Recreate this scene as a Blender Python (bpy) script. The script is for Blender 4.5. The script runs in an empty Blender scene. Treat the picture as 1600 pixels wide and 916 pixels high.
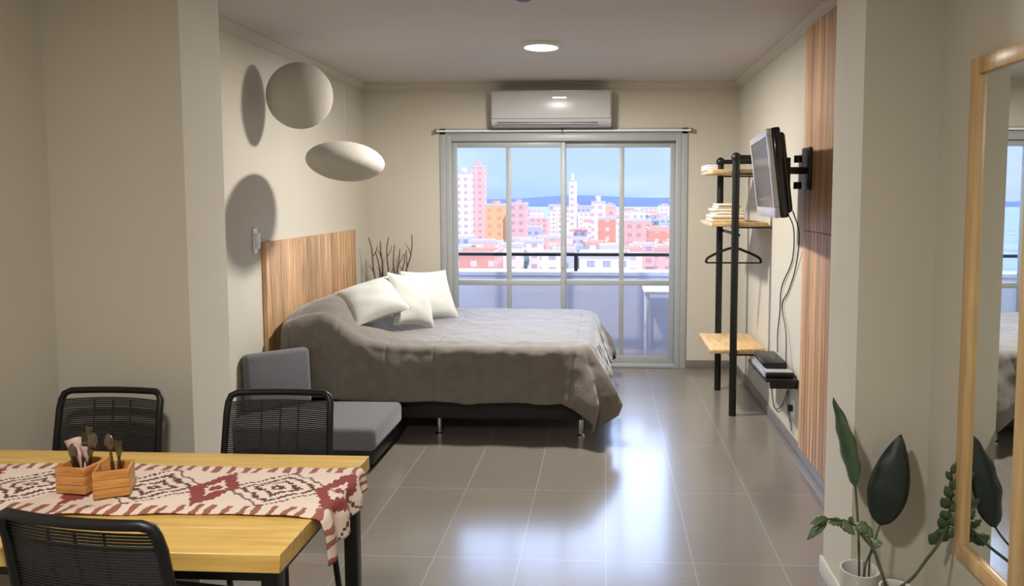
import bpy, bmesh, math, random
from mathutils import Vector, Matrix
C = bpy.context.scene.collection
PI = math.pi
H = 1.59
F_PX = 1160.0

# ---------------------------------------------------------------- camera, world, sun, exposure
cam = bpy.data.objects.new('camera', bpy.data.cameras.new('camera')); C.objects.link(cam)
cam.data.sensor_width = 36; cam.data.lens = 36 * F_PX / 1600
cam.data.shift_x = (800 - 890) / 1600; cam.data.shift_y = -(458 - 389) / 1600
cam.data.clip_start = 0.05; cam.data.clip_end = 6000
cam.location = (0, 0, H)
cam.rotation_euler = (PI/2 - math.atan(84/F_PX), 0, math.atan(55/F_PX))
bpy.context.scene.camera = cam

EXPOSURE = 0.35
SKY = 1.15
SKY_BOOST = 5.2
SUN = 2.6
LAMP_FAR = 74.0
LAMP_NEAR = 45.0
vs = bpy.context.scene.view_settings
vs.view_transform = 'Standard'; vs.look = 'None'; vs.gamma = 1; vs.use_curve_mapping = False; vs.exposure = EXPOSURE

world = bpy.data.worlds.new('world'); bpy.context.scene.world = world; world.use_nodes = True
wn = world.node_tree; wn.nodes.clear()
wo = wn.nodes.new('ShaderNodeOutputWorld'); wb = wn.nodes.new('ShaderNodeBackground')
tc = wn.nodes.new('ShaderNodeTexCoord'); sx = wn.nodes.new('ShaderNodeSeparateXYZ'); cr = wn.nodes.new('ShaderNodeValToRGB')
nz = wn.nodes.new('ShaderNodeTexNoise'); nz.inputs['Scale'].default_value = 3.0; nz.inputs['Detail'].default_value = 4
mp = wn.nodes.new('ShaderNodeMapping'); mp.inputs['Scale'].default_value = (1, 1, 4)
mx = wn.nodes.new('ShaderNodeMixRGB'); mx.inputs['Color2'].default_value = (0.72, 0.80, 1.0, 1)
nr = wn.nodes.new('ShaderNodeMapRange'); nr.inputs['From Min'].default_value = 0.45; nr.inputs['From Max'].default_value = 0.7; nr.inputs['To Max'].default_value = 0.6
wn.links.new(tc.outputs['Generated'], sx.inputs[0]); wn.links.new(sx.outputs['Z'], cr.inputs[0])
wn.links.new(tc.outputs['Generated'], mp.inputs[0]); wn.links.new(mp.outputs[0], nz.inputs['Vector'])
wn.links.new(nz.outputs[0], nr.inputs[0]); wn.links.new(nr.outputs[0], mx.inputs['Fac'])
wn.links.new(cr.outputs[0], mx.inputs['Color1']); wn.links.new(mx.outputs[0], wb.inputs[0]); wn.links.new(wb.outputs[0], wo.inputs[0])
e = cr.color_ramp.elements
e[0].position = 0.0; e[0].color = (0.36, 0.52, 0.86, 1)
e[1].position = 0.10; e[1].color = (0.42, 0.57, 0.95, 1)
k = e.new(0.03); k.color = (0.42, 0.58, 0.93, 1)
k = e.new(0.5); k.color = (0.48, 0.64, 1.0, 1)
# added brightness in the unseen sky past the balcony, lighting room and floor
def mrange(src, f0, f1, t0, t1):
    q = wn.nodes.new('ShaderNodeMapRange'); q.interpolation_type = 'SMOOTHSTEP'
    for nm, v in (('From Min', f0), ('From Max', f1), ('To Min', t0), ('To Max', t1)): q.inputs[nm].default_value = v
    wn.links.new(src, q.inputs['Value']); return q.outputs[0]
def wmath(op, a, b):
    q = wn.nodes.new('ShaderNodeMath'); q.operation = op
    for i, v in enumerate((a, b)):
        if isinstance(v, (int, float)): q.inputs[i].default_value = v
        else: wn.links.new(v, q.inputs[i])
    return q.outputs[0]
boost = wmath('MULTIPLY', mrange(sx.outputs['Z'], .06, .24, 0, 1), mrange(sx.outputs['Y'], .05, .6, 0, 1))
wn.links.new(wmath('MULTIPLY', wmath('ADD', wmath('MULTIPLY', boost, SKY_BOOST), 1.0), SKY), wb.inputs[1])

sun = bpy.data.objects.new('sun', bpy.data.lights.new('sun', 'SUN')); C.objects.link(sun)
sun.data.energy = SUN; sun.data.angle = 0.02; sun.data.color = (1.0, 0.93, 0.88)
sun.rotation_euler = Vector((-0.35, 0.85, -0.62)).to_track_quat('-Z', 'Y').to_euler()

# ---------------------------------------------------------------- materials
def s2l(c):
    return tuple(((v/255)/12.92 if v/255 <= 0.04045 else ((v/255+0.055)/1.055)**2.4) for v in c) + (1,)
def mat(name, col, rough=0.5, metal=0.0, spec=0.5, noise=0.0, nscale=8.0, bump=0.0, bscale=60.0, sheen=0.0, emit=None, estr=0, stretch=(1,1,1), coat=0):
    m = bpy.data.materials.new(name); m.use_nodes = True
    nt = m.node_tree; b = nt.nodes['Principled BSDF']; c = s2l(col)
    b.inputs['Base Color'].default_value = c; b.inputs['Roughness'].default_value = rough; b.inputs['Metallic'].default_value = metal
    b.inputs['Specular IOR Level'].default_value = spec
    if sheen: b.inputs['Sheen Weight'].default_value = sheen
    if coat: b.inputs['Coat Weight'].default_value = coat; b.inputs['Coat Roughness'].default_value = 0.08
    t = nt.nodes.new('ShaderNodeTexCoord'); mp = nt.nodes.new('ShaderNodeMapping'); mp.inputs['Scale'].default_value = stretch
    nt.links.new(t.outputs['Object'], mp.inputs[0])
    if noise:
        n = nt.nodes.new('ShaderNodeTexNoise'); n.inputs['Scale'].default_value = nscale; n.inputs['Detail'].default_value = 5
        nt.links.new(mp.outputs[0], n.inputs['Vector'])
        r = nt.nodes.new('ShaderNodeValToRGB'); r.color_ramp.elements[0].position = 0.3; r.color_ramp.elements[1].position = 0.7
        r.color_ramp.elements[0].color = tuple(v*(1-noise) for v in c[:3]) + (1,)
        r.color_ramp.elements[1].color = tuple(min(1, v*(1+noise)) for v in c[:3]) + (1,)
        nt.links.new(n.outputs[0], r.inputs[0]); nt.links.new(r.outputs[0], b.inputs['Base Color'])
    if bump:
        n = nt.nodes.new('ShaderNodeTexNoise'); n.inputs['Scale'].default_value = bscale; n.inputs['Detail'].default_value = 3
        nt.links.new(mp.outputs[0], n.inputs['Vector'])
        q = nt.nodes.new('ShaderNodeBump'); q.inputs['Strength'].default_value = bump; q.inputs['Distance'].default_value = 0.01
        nt.links.new(n.outputs[0], q.inputs['Height']); nt.links.new(q.outputs[0], b.inputs['Normal'])
    if emit:
        b.inputs['Emission Color'].default_value = s2l(emit); b.inputs['Emission Strength'].default_value = estr
    return m

def wood(name, a, b_, scale=(1, 1, 12), rough=0.45, ns=3.0, planks=None, axis=1, dark=None):
    """grain stretched along the axis with the small scale; planks = board width along the given axis"""
    m = bpy.data.materials.new(name); m.use_nodes = True; nt = m.node_tree; b = nt.nodes['Principled BSDF']
    b.inputs['Roughness'].default_value = rough
    t = nt.nodes.new('ShaderNodeTexCoord'); mp = nt.nodes.new('ShaderNodeMapping'); mp.inputs['Scale'].default_value = scale
    nt.links.new(t.outputs['Object'], mp.inputs[0])
    n = nt.nodes.new('ShaderNodeTexNoise'); n.inputs['Scale'].default_value = ns; n.inputs['Detail'].default_value = 6; n.inputs['Distortion'].default_value = 0.6
    nt.links.new(mp.outputs[0], n.inputs['Vector'])
    r = nt.nodes.new('ShaderNodeValToRGB'); r.color_ramp.elements[0].position = 0.32; r.color_ramp.elements[1].position = 0.68
    r.color_ramp.elements[0].color = s2l(a); r.color_ramp.elements[1].color = s2l(b_)
    nt.links.new(n.outputs[0], r.inputs[0]); out = r.outputs[0]
    if planks:
        s = nt.nodes.new('ShaderNodeSeparateXYZ'); nt.links.new(t.outputs['Object'], s.inputs[0])
        d = nt.nodes.new('ShaderNodeMath'); d.operation = 'DIVIDE'; d.inputs[1].default_value = planks
        nt.links.new(s.outputs[axis], d.inputs[0])
        f = nt.nodes.new('ShaderNodeMath'); f.operation = 'FLOOR'; nt.links.new(d.outputs[0], f.inputs[0])
        w = nt.nodes.new('ShaderNodeTexWhiteNoise'); w.noise_dimensions = '1D'; nt.links.new(f.outputs[0], w.inputs['W'])
        mr = nt.nodes.new('ShaderNodeMapRange'); mr.inputs['To Min'].default_value = 0.72; mr.inputs['To Max'].default_value = 1.18
        nt.links.new(w.outputs['Value'], mr.inputs[0])
        mu = nt.nodes.new('ShaderNodeVectorMath'); mu.operation = 'SCALE'
        nt.links.new(out, mu.inputs[0]); nt.links.new(mr.outputs[0], mu.inputs['Scale']); out = mu.outputs[0]
        # grooves between boards
        fr = nt.nodes.new('ShaderNodeMath'); fr.operation = 'FRACT'; nt.links.new(d.outputs[0], fr.inputs[0])
        g = nt.nodes.new('ShaderNodeMath'); g.operation = 'PINGPONG'; g.inputs[1].default_value = 0.5; nt.links.new(fr.outputs[0], g.inputs[0])
        g2 = nt.nodes.new('ShaderNodeMath'); g2.operation = 'MINIMUM'; g2.inputs[1].default_value = 0.05; nt.links.new(g.outputs[0], g2.inputs[0])
        bu = nt.nodes.new('ShaderNodeBump'); bu.inputs['Strength'].default_value = 0.6; bu.inputs['Distance'].default_value = 0.05
        nt.links.new(g2.outputs[0], bu.inputs['Height']); nt.links.new(bu.outputs[0], b.inputs['Normal'])
    nt.links.new(out, b.inputs['Base Color'])
    return m

WALL = (203, 197, 182)
M = {}
M['wall'] = mat('wall_paint', WALL, 0.75, noise=0.02, nscale=2, bump=0.05, bscale=150, spec=0.3)
M['ceiling'] = mat('ceiling_paint', (200, 196, 192), 0.85, noise=0.015, nscale=2, spec=0.2)
M['cornice'] = mat('cornice_paint', (200, 193, 180), 0.75)
M['skirting'] = mat('skirting_tile', (118, 112, 106), 0.35, noise=0.08, nscale=12)
M['skirt_light'] = mat('skirting_light', (205, 200, 188), 0.5)
M['white_frame'] = mat('white_aluminium', (168, 172, 172), 0.4, noise=0.02)
M['black_metal'] = mat('black_metal', (9, 9, 10), 0.45, noise=0.1, nscale=30)
M['cord'] = mat('black_cord', (20, 20, 24), 0.55, noise=0.15, nscale=60)
M['matte_black'] = mat('black_plastic', (12, 12, 14), 0.35)
M['black_gloss'] = mat('black_gloss_plastic', (8, 8, 10), 0.12, coat=0.5)
M['screen'] = mat('tv_screen', (52, 52, 58), 0.18, noise=0.05, nscale=2)
M['silver'] = mat('silver_plastic', (196, 194, 198), 0.3, metal=0.3)
M['chrome'] = mat('chrome', (205, 205, 205), 0.15, metal=1.0)
M['ac_white'] = mat('ac_plastic', (186, 186, 186), 0.28, noise=0.01)
M['ac_dark'] = mat('ac_vent', (70, 70, 72), 0.5)
M['table'] = wood('table_pine', (196, 156, 78), (224, 188, 108), scale=(1.2, 14, 14), ns=2.5, rough=0.38)
M['shelf_wood'] = wood('shelf_pine', (196, 158, 104), (226, 192, 140), scale=(12, 1.5, 12), ns=2.5)
M['headboard'] = wood('headboard_slats', (168, 128, 92), (222, 182, 138), scale=(10, 22, 1.2), ns=2.0, rough=0.5, planks=0.068, axis=1)
M['panel'] = wood('wall_panel_slats', (168, 126, 92), (212, 170, 128), scale=(10, 22, 1.0), ns=2.0, rough=0.5, planks=0.062, axis=1)
M['mirror_wood'] = wood('mirror_frame_pine', (190, 154, 104), (214, 180, 128), scale=(14, 14, 1.5), ns=2.0, rough=0.35)
M['box_wood'] = wood('bamboo_box', (172, 112, 50), (212, 152, 84), scale=(3, 3, 40), ns=3.0, rough=0.45)
M['bed_cover'] = mat('taupe_bedspread', (110, 103, 95), 0.72, noise=0.10, nscale=14, bump=0.35, bscale=22, sheen=0.4, spec=0.4)
M['bed_base'] = mat('dark_brown_bed_base', (36, 32, 32), 0.7, noise=0.1, nscale=40)
M['mattress'] = mat('mattress_fabric', (180, 176, 168), 0.9, noise=0.05)
M['pillow'] = mat('pillow_cotton', (186, 187, 181), 0.85, noise=0.04, nscale=10, bump=0.25, bscale=18, sheen=0.3)
M['sofa'] = mat('grey_sofa_fabric', (98, 99, 104), 0.9, noise=0.08, nscale=60, bump=0.1, bscale=200, sheen=0.3)
M['towel'] = mat('towel_terry', (226, 214, 196), 0.95, noise=0.05, nscale=80, bump=0.4, bscale=160)
M['disc'] = mat('white_paper_disc', (190, 184, 174), 0.8, noise=0.03, nscale=5, bump=0.1, bscale=30)
M['branch'] = mat('dry_branch_bark', (104, 86, 78), 0.9, noise=0.3, nscale=30)
M['vase'] = mat('vase_white_ceramic', (206, 203, 196), 0.25, noise=0.01)
M['floor_vase'] = mat('floor_vase_clay', (120, 104, 90), 0.6, noise=0.1)
M['soil'] = mat('soil', (50, 40, 32), 0.95, noise=0.3, nscale=60)
M['leaf_dark'] = mat('dark_leaf', (30, 42, 38), 0.35, noise=0.2, nscale=12)
M['leaf'] = mat('green_leaf', (62, 84, 56), 0.4, noise=0.2, nscale=14)
M['leaf_small'] = mat('small_green_leaf', (84, 106, 66), 0.45, noise=0.25, nscale=30)
M['stem'] = mat('green_stem', (66, 74, 46), 0.5, noise=0.2, nscale=20)
M['parapet'] = mat('parapet_paint', (196, 198, 212), 0.8, noise=0.02, spec=0.2)
M['balcony'] = mat('balcony_tile', (216, 196, 190), 0.6, noise=0.05, nscale=3)
M['white_plastic'] = mat('white_plastic', (236, 236, 240), 0.4)
M['thread'] = mat('clear_thread', (210, 208, 200), 0.4)
M['paper_pack'] = mat('printed_napkin', (200, 170, 160), 0.8, noise=0.4, nscale=40)
M['lamp'] = mat('lamp_diffuser', (255, 250, 240), 0.5, emit=(255, 247, 232), estr=9)
M['cable'] = mat('cable_rubber', (52, 50, 54), 0.5)
M['cable_grey'] = mat('cable_grey', (110, 108, 108), 0.5)

# mirror glass
m = bpy.data.materials.new('mirror_glass'); m.use_nodes = True
b = m.node_tree.nodes['Principled BSDF']; b.inputs['Metallic'].default_value = 1; b.inputs['Roughness'].default_value = 0.01; b.inputs['Base Color'].default_value = (0.82, 0.85, 0.83, 1); M['mirror'] = m
# window glass: clear with a Fresnel reflection
m = bpy.data.materials.new('window_glass'); m.use_nodes = True; nt = m.node_tree; nt.nodes.clear()
o = nt.nodes.new('ShaderNodeOutputMaterial'); mxs = nt.nodes.new('ShaderNodeMixShader'); tr = nt.nodes.new('ShaderNodeBsdfTransparent'); gl = nt.nodes.new('ShaderNodeBsdfGlossy')
tr.inputs[0].default_value = (0.985, 0.99, 1.0, 1); gl.inputs['Roughness'].default_value = 0.02
fr = nt.nodes.new('ShaderNodeFresnel'); fr.inputs[0].default_value = 1.35
nt.links.new(fr.outputs[0], mxs.inputs[0]); nt.links.new(tr.outputs[0], mxs.inputs[1]); nt.links.new(gl.outputs[0], mxs.inputs[2]); nt.links.new(mxs.outputs[0], o.inputs[0]); M['glass'] = m
# floor tiles
m = bpy.data.materials.new('floor_tiles'); m.use_nodes = True; nt = m.node_tree; b = nt.nodes['Principled BSDF']
t = nt.nodes.new('ShaderNodeTexCoord'); mp = nt.nodes.new('ShaderNodeMapping')
mp.inputs['Location'].default_value = (-0.01, -3.13, 0)
nt.links.new(t.outputs['Object'], mp.inputs[0])
br = nt.nodes.new('ShaderNodeTexBrick'); br.offset = 0.0; br.squash = 1.0
br.inputs['Scale'].default_value = 1.0; br.inputs['Brick Width'].default_value = 0.3775; br.inputs['Row Height'].default_value = 0.765
br.inputs['Mortar Size'].default_value = 0.003; br.inputs['Mortar Smooth'].default_value = 0.3
br.inputs['Color1'].default_value = s2l((124, 117, 107)); br.inputs['Color2'].default_value = s2l((119, 112, 102)); br.inputs['Mortar'].default_value = s2l((152, 146, 137))
nt.links.new(mp.outputs[0], br.inputs['Vector'])
mp2 = nt.nodes.new('ShaderNodeMapping'); mp2.inputs['Scale'].default_value = (2, 30, 1); nt.links.new(t.outputs['Object'], mp2.inputs[0])
n = nt.nodes.new('ShaderNodeTexNoise'); n.inputs['Scale'].default_value = 2.0; n.inputs['Detail'].default_value = 6; nt.links.new(mp2.outputs[0], n.inputs['Vector'])
mr = nt.nodes.new('ShaderNodeMapRange'); mr.inputs['To Min'].default_value = 0.86; mr.inputs['To Max'].default_value = 1.14; nt.links.new(n.outputs[0], mr.inputs[0])
mu = nt.nodes.new('ShaderNodeVectorMath'); mu.operation = 'SCALE'; nt.links.new(br.outputs['Color'], mu.inputs[0]); nt.links.new(mr.outputs[0], mu.inputs['Scale'])
nt.links.new(mu.outputs[0], b.inputs['Base Color'])
b.inputs['Roughness'].default_value = 0.34; b.inputs['Specular IOR Level'].default_value = 0.7
b.inputs['Coat Weight'].default_value = 0.7; b.inputs['Coat IOR'].default_value = 1.7; b.inputs['Coat Roughness'].default_value = 0.16
n3 = nt.nodes.new('ShaderNodeTexNoise'); n3.inputs['Scale'].default_value = 9; nt.links.new(t.outputs['Object'], n3.inputs['Vector'])
bu = nt.nodes.new('ShaderNodeBump'); bu.inputs['Strength'].default_value = 0.05; bu.inputs['Distance'].default_value = 0.01
nt.links.new(n3.outputs[0], bu.inputs['Height']); nt.links.new(bu.outputs[0], b.inputs['Normal'])
M['floor'] = m

# woven runner: cream ground with stepped maroon and brown medallions, drawn from the cloth's own UVs (metres)
m = bpy.data.materials.new('woven_runner'); m.use_nodes = True; nt = m.node_tree; b = nt.nodes['Principled BSDF']; b.inputs['Roughness'].default_value = 0.9
def nd(op, a, b2=None, c=None):
    q = nt.nodes.new('ShaderNodeMath'); q.operation = op
    for i, v in enumerate((a, b2, c)):
        if v is None: continue
        if isinstance(v, (int, float)): q.inputs[i].default_value = v
        else: nt.links.new(v, q.inputs[i])
    return q.outputs[0]
uv = nt.nodes.new('ShaderNodeUVMap'); uv.from_instancer = False
nn = nt.nodes.new('ShaderNodeTexNoise'); nn.inputs['Scale'].default_value = 22; nt.links.new(uv.outputs[0], nn.inputs['Vector'])
sp = nt.nodes.new('ShaderNodeSeparateXYZ'); nt.links.new(uv.outputs[0], sp.inputs[0])
u = nd('ADD', sp.outputs[0], nd('MULTIPLY', nd('SUBTRACT', nn.outputs[0], 0.5), 0.03)); v = nd('ADD', sp.outputs[1], nd('MULTIPLY', nd('SUBTRACT', nn.outputs[0], 0.5), 0.02))
def snap(x, s): return nd('MULTIPLY', nd('FLOOR', nd('DIVIDE', x, s)), s)
us = snap(u, 0.009); vss = snap(v, 0.009)
fu = nd('SUBTRACT', nd('FRACT', nd('DIVIDE', us, 0.36)), 0.5)          # -.5..'.5' over one medallion
du = nd('MULTIPLY', nd('ABSOLUTE', fu), 0.36); dv = nd('ABSOLUTE', vss)   # metres
d1 = nd('ADD', nd('MULTIPLY', du, 0.8), dv)
ring = nd('GREATER_THAN', nd('SINE', nd('MULTIPLY', d1, 165)), 0.35)
inside = nd('LESS_THAN', d1, 0.125)
ring = nd('MULTIPLY', ring, inside)
cr2 = nd('SUBTRACT', 0.18, du)                                            # distance from the gap between medallions
d2 = nd('ADD', nd('MULTIPLY', cr2, 1.0), nd('MULTIPLY', dv, 0.55))
maroon = nd('LESS_THAN', nd('ABSOLUTE', nd('SUBTRACT', d2, 0.052)), 0.02)
maroon2 = nd('LESS_THAN', d2, 0.014)
edge = nd('MULTIPLY', nd('GREATER_THAN', dv, 0.125), nd('GREATER_THAN', nd('SINE', nd('MULTIPLY', us, 150)), 0.2))
mix1 = nt.nodes.new('ShaderNodeMixRGB'); mix1.inputs[1].default_value = s2l((222, 202, 186)); mix1.inputs[2].default_value = s2l((92, 58, 54)); nt.links.new(ring, mix1.inputs[0])
mix2 = nt.nodes.new('ShaderNodeMixRGB'); mix2.inputs[2].default_value = s2l((136, 62, 60)); nt.links.new(nd('MAXIMUM', maroon, maroon2), mix2.inputs[0]); nt.links.new(mix1.outputs[0], mix2.inputs[1])
mix3 = nt.nodes.new('ShaderNodeMixRGB'); mix3.inputs[2].default_value = s2l((150, 92, 76)); nt.links.new(edge, mix3.inputs[0]); nt.links.new(mix2.outputs[0], mix3.inputs[1])
nt.links.new(mix3.outputs[0], b.inputs['Base Color']); M['runner'] = m

def facade(name, wallc, winc, du_=3.2, dz=3.0, fw=0.5, fh=0.45):
    m = bpy.data.materials.new(name); m.use_nodes = True; nt = m.node_tree; b = nt.nodes['Principled BSDF']; b.inputs['Roughness'].default_value = 0.8
    t = nt.nodes.new('ShaderNodeTexCoord'); s = nt.nodes.new('ShaderNodeSeparateXYZ'); nt.links.new(t.outputs['Object'], s.inputs[0])
    def nd2(op, a, b2=None):
        q = nt.nodes.new('ShaderNodeMath'); q.operation = op
        for i, v in enumerate((a, b2)):
            if v is None: continue
            if isinstance(v, (int, float)): q.inputs[i].default_value = v
            else: nt.links.new(v, q.inputs[i])
        return q.outputs[0]
    h = nd2('ADD', s.outputs[0], s.outputs[1])
    a = nd2('LESS_THAN', nd2('FRACT', nd2('DIVIDE', h, du_)), fw); c = nd2('LESS_THAN', nd2('FRACT', nd2('DIVIDE', s.outputs[2], dz)), fh)
    f = nd2('MULTIPLY', a, c)
    mx = nt.nodes.new('ShaderNodeMixRGB'); mx.inputs[1].default_value = s2l(wallc); mx.inputs[2].default_value = s2l(winc); nt.links.new(f, mx.inputs[0])
    nt.links.new(mx.outputs[0], b.inputs['Base Color']); return m
M['f_white'] = facade('facade_white', (232, 214, 214), (196, 170, 182))
M['f_pink'] = facade('facade_pink', (228, 176, 166), (190, 150, 160))
M['f_orange'] = facade('facade_orange', (238, 176, 130), (220, 154, 120), 4.0, 3.2, 0.4, 0.4)
M['f_brick'] = facade('facade_brick', (216, 150, 130), (232, 196, 186), 3.6, 3.0, 0.35, 0.4)
M['f_cream'] = facade('facade_cream', (232, 218, 196), (170, 168, 180))
M['f_grey'] = facade('facade_grey', (180, 184, 200), (140, 146, 166))
M['roof_grey'] = mat('roof_grey', (196, 190, 196), 0.8)
M['roof_red'] = mat('roof_red', (216, 164, 150), 0.8)
M['city_ground'] = mat('city_ground', (128, 140, 158), 0.95, noise=0.3, nscale=0.03)
M['hills'] = mat('far_hills', (66, 86, 124), 1.0, noise=0.1, nscale=0.01)  # blue of the distant haze put into the hill colour
M['tree'] = mat('tree_foliage', (112, 134, 128), 0.9, noise=0.3, nscale=0.4)  # foliage green greyed to carry the haze of distance

# ---------------------------------------------------------------- mesh helpers
def BM(): return bmesh.new()
def box(bm, x0, x1, y0, y1, z0, z1, bev=0.0, seg=2, mtx=None):
    r = bmesh.ops.create_cube(bm, size=1.0); vs_ = r['verts']
    for v in vs_:
        v.co = Vector((x0 + (v.co.x+.5)*(x1-x0), y0 + (v.co.y+.5)*(y1-y0), z0 + (v.co.z+.5)*(z1-z0)))
    if bev:
        es = list({e for v in vs_ for e in v.link_edges})
        rr = bmesh.ops.bevel(bm, geom=es, offset=bev, segments=seg, affect='EDGES', profile=0.5)
        vs_ = list({v for f in rr['faces'] for v in f.verts} | {v for v in vs_ if v.is_valid})
    if mtx:
        for v in vs_: v.co = mtx @ v.co
    return bm
def tube(bm, pts, r, seg=8, cap=True, rads=None):
    pts = [Vector(p) for p in pts]; rings = []; up = None
    for i, p in enumerate(pts):
        d = (pts[min(i+1, len(pts)-1)] - pts[max(i-1, 0)]).normalized()
        if up is None: up = d.orthogonal().normalized()
        up = (up - d*up.dot(d)).normalized(); sd = d.cross(up); rr = rads[i] if rads else r
        rings.append([bm.verts.new(p + (up*math.cos(2*PI*k/seg) + sd*math.sin(2*PI*k/seg))*rr) for k in range(seg)])
    for a, b_ in zip(rings, rings[1:]):
        for k in range(seg): bm.faces.new((a[k], a[(k+1) % seg], b_[(k+1) % seg], b_[k]))
    if cap: bm.faces.new(rings[0][::-1]); bm.faces.new(rings[-1])
    return bm
def lathe(bm, prof, cx=0, cy=0, seg=28, cap=True):
    rings = [[bm.verts.new((cx + r*math.cos(2*PI*k/seg), cy + r*math.sin(2*PI*k/seg), z)) for k in range(seg)] for r, z in prof]
    for a, b_ in zip(rings, rings[1:]):
        for k in range(seg): bm.faces.new((a[k], a[(k+1) % seg], b_[(k+1) % seg], b_[k]))
    if cap: bm.faces.new(rings[0][::-1]); bm.faces.new(rings[-1])
    return bm
def grid(bm, fn, nu, nv, uvf=None, closed_u=False):
    vv = [[bm.verts.new(fn(i/nu, j/nv)) for j in range(nv+1)] for i in range(nu+1)]
    lay = bm.loops.layers.uv.verify() if uvf else None
    for i in range(nu):
        for j in range(nv):
            f = bm.faces.new((vv[i][j], vv[i+1][j], vv[i+1][j+1], vv[i][j+1]))
            if lay:
                for l, (a, c) in zip(f.loops, ((i, j), (i+1, j), (i+1, j+1), (i, j+1))): l[lay].uv = uvf(a/nu, c/nv)
    return bm
def smooth(pts, n=6):
    """Catmull-Rom through pts"""
    P = [Vector(p) for p in pts]; P = [P[0]*2-P[1]] + P + [P[-1]*2-P[-2]]; out = []
    for i in range(1, len(P)-2):
        for k in range(n):
            t = k/n; a, b_, c, d = P[i-1], P[i], P[i+1], P[i+2]
            out.append(0.5*((2*b_) + (c-a)*t + (2*a-5*b_+4*c-d)*t*t + (3*b_-a-3*c+d)*t**3))
    out.append(P[-2]); return out
def wmat(o):
    m_ = Matrix.LocRotScale(o.location, o.rotation_euler, o.scale)
    return wmat(o.parent) @ m_ if o.parent else m_
def obj(name, bm, material, parent=None, shade=True, solid=0, subsurf=0, origin=None):
    """bm is in world coordinates; linked as ONE mesh object"""
    bmesh.ops.recalc_face_normals(bm, faces=bm.faces)
    me = bpy.data.meshes.new(name); bm.to_mesh(me); bm.free()
    me.materials.append(M[material] if isinstance(material, str) else material)
    o = bpy.data.objects.new(name, me); C.objects.link(o)
    if parent:
        o.parent = parent; me.transform(wmat(parent).inverted())
    elif origin is not None:
        me.transform(Matrix.Translation(-Vector(origin))); o.location = origin
    if shade:
        for p in me.polygons: p.use_smooth = True
        try: me.set_sharp_from_angle(angle=math.radians(40))
        except Exception: pass
    if solid:
        md = o.modifiers.new('solid', 'SOLIDIFY'); md.thickness = solid; md.offset = 0
    if subsurf:
        md = o.modifiers.new('sub', 'SUBSURF'); md.levels = subsurf; md.render_levels = subsurf
    return o
def tag(o, label, cat, group=None, kind=None):
    o['label'] = label; o['category'] = cat
    if group: o['group'] = group
    if kind: o['kind'] = kind
    return o
def thing(name, label, cat, loc=(0, 0, 0), rotz=0, group=None):
    o = bpy.data.objects.new(name, None); C.objects.link(o); o.location = loc; o.rotation_euler = (0, 0, rotz); o.empty_display_size = 0.1
    return tag(o, label, cat, group)
def struct(name, bm, material, parent=None, **kw):
    o = obj(name, bm, material, parent, **kw)
    if not parent: o['kind'] = 'structure'
    return o
def copy_tree(o, parent=None):
    c = o.copy(); C.objects.link(c); c.parent = parent
    for ch in [q for q in bpy.data.objects if q.parent == o]: copy_tree(ch, c)
    return c

# ---------------------------------------------------------------- room shell
XL, XR, YB, YF, ZC = -2.22, 1.19, -1.6, 6.79, 2.60
WX0, WX1, WZ1 = -1.455, 0.69, 2.14      # opening of the sliding door
struct('floor', box(BM(), XL-.15, XR+.15, YB-.15, YF+.02, -0.1, 0), 'floor', shade=False)
struct('ceiling', box(BM(), XL-.15, XR+.15, YB-.15, YF+.20, ZC, ZC+.15), 'ceiling', shade=False)
struct('wall_left', box(BM(), XL-.15, XL, YB-.15, YF+.18, 0, ZC), 'wall', shade=False)
struct('wall_right', box(BM(), XR, XR+.15, YB-.15, YF+.18, 0, ZC), 'wall', shade=False)
struct('wall_back', box(BM(), XL, XR, YB-.15, YB, 0, ZC), 'wall', shade=False)
bm = BM(); box(bm, XL, WX0, YF, YF+.18, 0, ZC); box(bm, WX1, XR, YF, YF+.18, 0, ZC); box(bm, WX0, WX1, YF, YF+.18, WZ1, ZC)
struct('wall_front', bm, 'wall', shade=False)
struct('wall_left_pier', box(BM(), XL, -1.662, 2.876, 3.18, 0, ZC), 'wall', shade=False)
struct('wall_right_pier', box(BM(), 0.922, XR, 2.73, 3.07, 0, ZC), 'wall', shade=False)
# cornices
def cove(name, a, b_, inward):
    """small coved moulding running a->b along the ceiling"""
    bm = BM(); a = Vector(a); b_ = Vector(b_); n = Vector(inward)
    prof = [(0, -.055), (.008, -.055), (.012, -.04), (.03, -.018), (.045, -.010), (.052, -.006), (.052, 0), (0, 0)]
    ra = [bm.verts.new(a + n*p + Vector((0, 0, q))) for p, q in prof]; rb = [bm.verts.new(b_ + n*p + Vector((0, 0, q))) for p, q in prof]
    for k in range(len(prof)): bm.faces.new((ra[k], ra[(k+1) % 8], rb[(k+1) % 8], rb[k]))
    bm.faces.new(ra); bm.faces.new(rb[::-1]); struct(name, bm, 'cornice')
cove('trim_1', (XL, 3.18, ZC), (XL, YF, ZC), (1, 0, 0))
cove('trim_2', (XR, YF, ZC), (XR, 3.07, ZC), (-1, 0, 0))
cove('trim_3', (XL, YF, ZC), (XR, YF, ZC), (0, -1, 0))
# skirtings
struct('baseboard_right', box(BM(), XR-.012, XR, 3.07, YF, 0, .075, .003), 'skirting')
bm = BM(); box(bm, XL, WX0-.03, YF-.012, YF, 0, .075, .003); box(bm, WX1+.03, XR-.012, YF-.012, YF, 0, .075, .003)
struct('baseboard_front', bm, 'skirting')
struct('baseboard_left', box(BM(), XL, XL+.012, 3.18, YF-.012, 0, .075, .003), 'skirting')
bm = BM(); box(bm, .910, .922, 2.718, 3.082, 0, .075, .003); box(bm, .922, XR-.012, 2.718, 2.73, 0, .075, .003)
struct('baseboard_pier', bm, 'skirt_light')

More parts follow.
